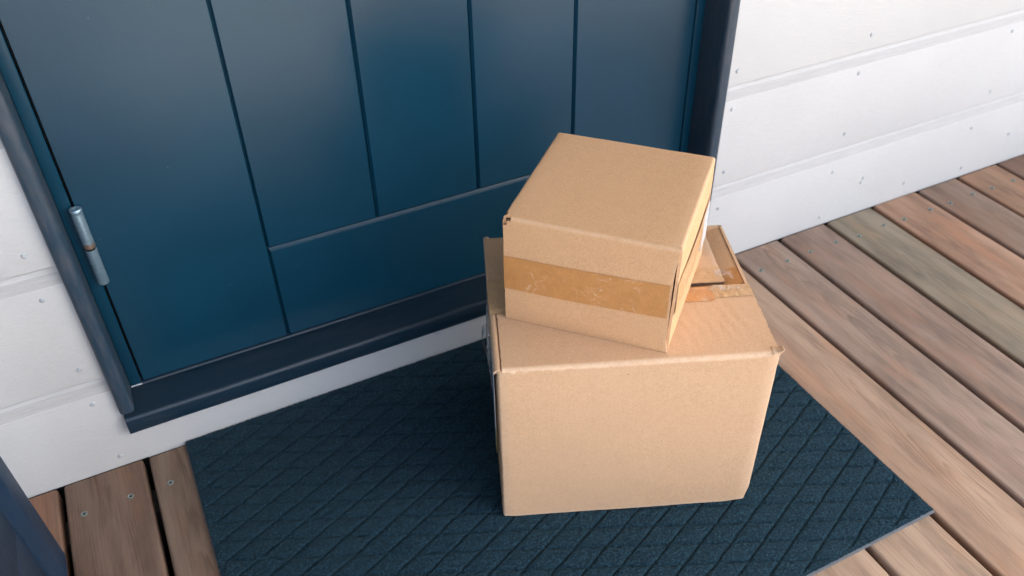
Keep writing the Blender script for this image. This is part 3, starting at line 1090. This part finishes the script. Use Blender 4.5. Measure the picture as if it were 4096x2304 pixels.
# strip with barcode, curled away from the wall
vs, fs = [], []
N = 26
for i in range(N + 1):
    f = i / N
    z = 0.222 - 0.052 * f
    x = -0.0065 - 0.0085 * math.sin(math.pi * min(1, 0.15 + f * 0.95)) ** 0.8
    for y in (0.150, 0.170):
        vs.append((x, y, z))
for i in range(N):
    fs.append((2 * i, 2 * i + 1, 2 * i + 3, 2 * i + 2))
me = mesh('barcode_strip', vs, fs, True)
me.materials.append(M['paper']); me.materials.append(M['inkblue'])
for p in me.polygons:
    p.material_index = 1 if p.index in (3, 6, 7, 10, 12, 15, 16, 19, 22) else 0
link('barcode_strip', me, None, big)

# ---- small box on top
SW, SD, SH = 0.2184, 0.2181, 0.1610
TOPZ = 0.0080 + BH - 0.0016
small = empty('cardboard_box', (0.62098, -0.27639, TOPZ), -0.81174)
tag(small, 'small brown cardboard box on top of the larger box, tape band round its middle', 'box')


# sleeve: top, right, bottom, left in one wrap round the depth axis; the front is a closed flap
def sleeve(name, w, d, h, r, nd=30, ns=16, th=0.0035, y0=0.0045):
    path = []
    corners = [(r, r, 180), (w - r, r, 270), (w - r, h - r, 0), (r, h - r, 90)]
    sides = [((r, 0), (w - r, 0)), ((w, r), (w, h - r)), ((w - r, h), (r, h)), ((0, h - r), (0, r))]
    for k in range(4):
        (ax, az), (bx, bz) = sides[k]
        for i in range(ns):
            f = i / ns
            path.append((ax + (bx - ax) * f, az + (bz - az) * f))
        cx, cz, a0 = corners[(k + 1) % 4]
        for i in range(4):
            an = math.radians(a0 + 22.5 * i)
            path.append((cx + r * math.cos(an), cz + r * math.sin(an)))
    n = len(path)
    vs, fs = [], []
    for s in (0, 1):
        for i in range(nd + 1):
            for (x, z) in path:
                y = y0 + (d - y0) * i / nd
                xx, zz = x, z
                if s:
                    xx = min(max(x, th), w - th); zz = min(max(z, th), h - th)
                v = Vector((xx, y, zz))
                q = noise.noise(Vector((x * 7 + 3, y * 7, z * 7)))
                t = math.sin(math.pi * i / nd)
                if z > h - r: v.z += 0.0010 * q - 0.0016 * t * math.sin(math.pi * x / w)
                if x > w - r: v.x += 0.0008 * q + 0.0016 * t * math.sin(math.pi * z / h)
                v += Vector((noise.noise(v * 45), 0, noise.noise(v * 45 + Vector((5, 5, 5))))) * 0.0003
                if i == 0 and z < h - r: v.y += 0.0014 * noise.noise(Vector((x * 30, z * 150, 2)))
                if x > w * 0.8: v.x -= 0.0030 * (1 - z / h) * (x / w - 0.8) / 0.2 * (1 - i / nd)
                vs.append(v)
    m_ = (nd + 1) * n
    for i in range(nd):
        for j in range(n):
            k = (j + 1) % n
            a, b, c, d_ = i * n + j, i * n + k, (i + 1) * n + k, (i + 1) * n + j
            if i == 0 and path[j][0] < 0.012 and path[j][1] > h - 0.008: continue      # torn nick
            fs.append((a, b, c, d_)); fs.append((m_ + a, m_ + d_, m_ + c, m_ + b))
    for i in (0, nd):
        for j in range(n):
            k = (j + 1) % n
            fs.append((i * n + j, i * n + k, m_ + i * n + k, m_ + i * n + j))
    return mesh(name, vs, fs, True, math.radians(60))


sl = sleeve('body', SW, SD, SH, 0.0040)
wear_attr(sl, lambda c: max(0.0, 0.55 - math.hypot(c.x - SW, c.z - SH) / 0.010) + (0.45 if c.y < 0.007 and c.x > SW - 0.005 else 0) + max(0.0, 0.4 - math.hypot(c.x, c.z - SH) / 0.010))
link('body', sl, M['card2'], small)


def front_y(x, z):
    q = noise.noise(Vector((x * 7 + 3, 0, z * 7)))
    return -(0.0010 * q + 0.0020 * math.sin(math.pi * x / SW) * math.sin(math.pi * min(1, max(0, z / SH))))


def edge_shift(x, z):
    return -0.0012 * (1 - z / SH) * (x / SW - 0.8) / 0.2 if x > SW * 0.8 else 0.0


# front flap: folded down from the top over a soft crease, free on its other three edges
vs, fs = [], []
nu = 44
rows = [(0.0014 + (SH - 0.0064) * k / 24, None) for k in range(25)] + [(None, a) for a in (22.5, 45, 67.5, 90, 100)]
RC = 0.0050
for s_ in (0, 1):
    for (zr, an) in rows:
        for i in range(nu + 1):
            x = 0.0006 + (SW - 0.0014) * i / nu
            if i == nu and zr is not None: x -= 0.0010 + 0.0066 * math.sin(math.pi * (zr / SH) ** 0.75)
            if i == 0: x += 0.0008 * noise.noise(Vector((0, (zr or SH) * 140, 1)))
            if i == nu: x += 0.0008 * noise.noise(Vector((5, (zr or SH) * 140, 1)))
            if an is None:
                z = zr; y = front_y(x, z)
            elif an <= 90:
                a = math.radians(an)
                y = front_y(x, SH - RC) + RC * (1 - math.cos(a)); z = SH - RC + RC * math.sin(a)
            else:
                y = front_y(x, SH - RC) + RC + 0.002; z = SH - 0.0003
            if i < 2 and an is not None: z -= 0.0065 * (1 - i / 2); y += 0.004 * (1 - i / 2)
            dy = 0.0035 * s_
            x += edge_shift(x, z)
            vs.append((x, y + dy, z - (0.0035 * s_ if an is not None else 0)))
nr = len(rows)
ix = lambda s_, k, i: s_ * nr * (nu + 1) + k * (nu + 1) + i
for k in range(nr - 1):
    for i in range(nu):
        if (i < 2 and k >= 24) or (i < 1 and k == 23): continue        # corner torn away
        fs.append((ix(0, k, i), ix(0, k, i + 1), ix(0, k + 1, i + 1), ix(0, k + 1, i)))
        fs.append((ix(1, k, i), ix(1, k + 1, i), ix(1, k + 1, i + 1), ix(1, k, i + 1)))
    for i in (0, nu):
        fs.append((ix(0, k, i), ix(0, k + 1, i), ix(1, k + 1, i), ix(1, k, i)))
for i in range(nu):
    fs.append((ix(0, 0, i), ix(1, 0, i), ix(1, 0, i + 1), ix(0, 0, i + 1)))
ff = mesh('front_flap', vs, fs, True, math.radians(60))
wear_attr(ff, lambda c: max(0.0, 0.45 - abs(math.hypot(c.y, c.z - SH) - 0.002) / 0.006) if c.z > SH - 0.012 else (0.35 if c.x > SW - 0.007 else 0.0))
link('front_flap', ff, M['card2'], small)
# inner minor flap behind the open right edge, coloured dark to stand for the gap's shade
link('inner_flap', rbox('inner_flap', (SW - 0.070, 0.0102, 0.005), (SW - 0.0105, 0.0112, SH - 0.006), 0), M['flute_shade'], small)
link('back_flap', rbox('back_flap', (0.003, SD - 0.004, 0.004), (SW - 0.003, SD - 0.001, SH - 0.004), 0.0005), M['card2'], small)
vs, fs = [], []
nf = 60
for i in range(nf + 1):
    z = 0.004 + (SH - 0.030) * i / nf
    dx = 0.0010 * (1 if i % 2 else -1) - 0.0030 * (1 - z / SH)
    vs += [(SW - 0.0046 + dx, 0.0105, z), (SW - 0.0046 + dx, 0.018, z)]
for i in range(nf): fs.append((2 * i, 2 * i + 1, 2 * i + 3, 2 * i + 2))
link('flutes', mesh('flutes', vs, fs), M['flute_shade'], small)


# tape band across the front, over the edge and along the right end
def tape_wall(name, x0, x1, z0, z1, dz, seed):
    vs, fs = [], []
    nu, nv = 60, 12
    for j in range(nv + 1):
        for i in range(nu + 1):
            x = x0 + (x1 - x0) * i / nu; z = z0 + (z1 - z0) * j / nv + dz * i / nu
            y = front_y(x, z) - 0.0005 - 0.0003 * abs(noise.noise(Vector((x * 50 + seed, z * 50, 0))))
            xx = x + edge_shift(x, z)
            vs.append((xx, y, z))
    for j in range(nv):
        for i in range(nu):
            a = j * (nu + 1) + i
            fs.append((a, a + 1, a + nu + 2, a + nu + 1))
    return mesh(name, vs, fs, True)


link('tape_strip', tape_wall('tape_strip', 0.0002, SW - 0.0082, 0.0520, 0.1030, 0.0050, 2), M['tape'], small)
vs, fs = [], []
for i in range(21):
    y = 0.006 + (SD - 0.010) * i / 20
    for z in (0.057, 0.082, 0.108):
        vs.append((SW + 0.0008 + 0.0022 * math.sin(math.pi * i / 20) - 0.0013 * (1 - i / 20) + 0.0006 * abs(noise.noise(Vector((y * 60, z * 60, 0)))), y, z))
for i in range(20):
    for k in (0, 1):
        a = i * 3 + k
        fs.append((a, a + 1, a + 4, a + 3))
link('tape_strip', mesh('tape_strip', vs, fs, True), M['tape_clear'], small)
me = rbox('end_label', (SW + 0.0004, 0.172, 0.040), (SW + 0.0020, 0.213, 0.096), 0)
link('end_label', me, M['paper'], small)

# ------------------------------------------------------------------ porch roof above (out of the picture, shades the wall)
roof = empty('porch_roof', (0.5, -1.0, 2.6))
tag(roof, kind='structure')
for k in range(14):
    y0 = -0.004 - 0.15 * k
    link('ceiling_board', rbox('ceiling_board', (-3.1, y0 - 0.148 + 1.0, 0.0), (6.0, y0 + 1.0, 0.02), 0.002), M['ceil'], roof)
link('roof_deck', rbox('roof_deck', (-3.15, 1.0 - 2.20, 0.024), (6.05, 2.2, 0.10), 0), M['ceil'], roof)

# added wall, out of view, that blocks sky light from the left
blocker = empty('left_blocker', (-1.3, -0.9, 0))
tag(blocker, kind='structure')
for k in range(13):
    link('siding_board', rbox('siding_board', (-0.03, -1.1, 0.2 * k + 0.002), (0.0, 0.895, 0.2 * k + 0.198), 0.003), M['screen'], blocker)  # boards painted dark so the added wall bounces no light
link('left_blocker_core', rbox('left_blocker_core', (-1.6, -1.09, -0.4), (-0.031, 0.89, 2.59), 0), M['screen'], blocker)
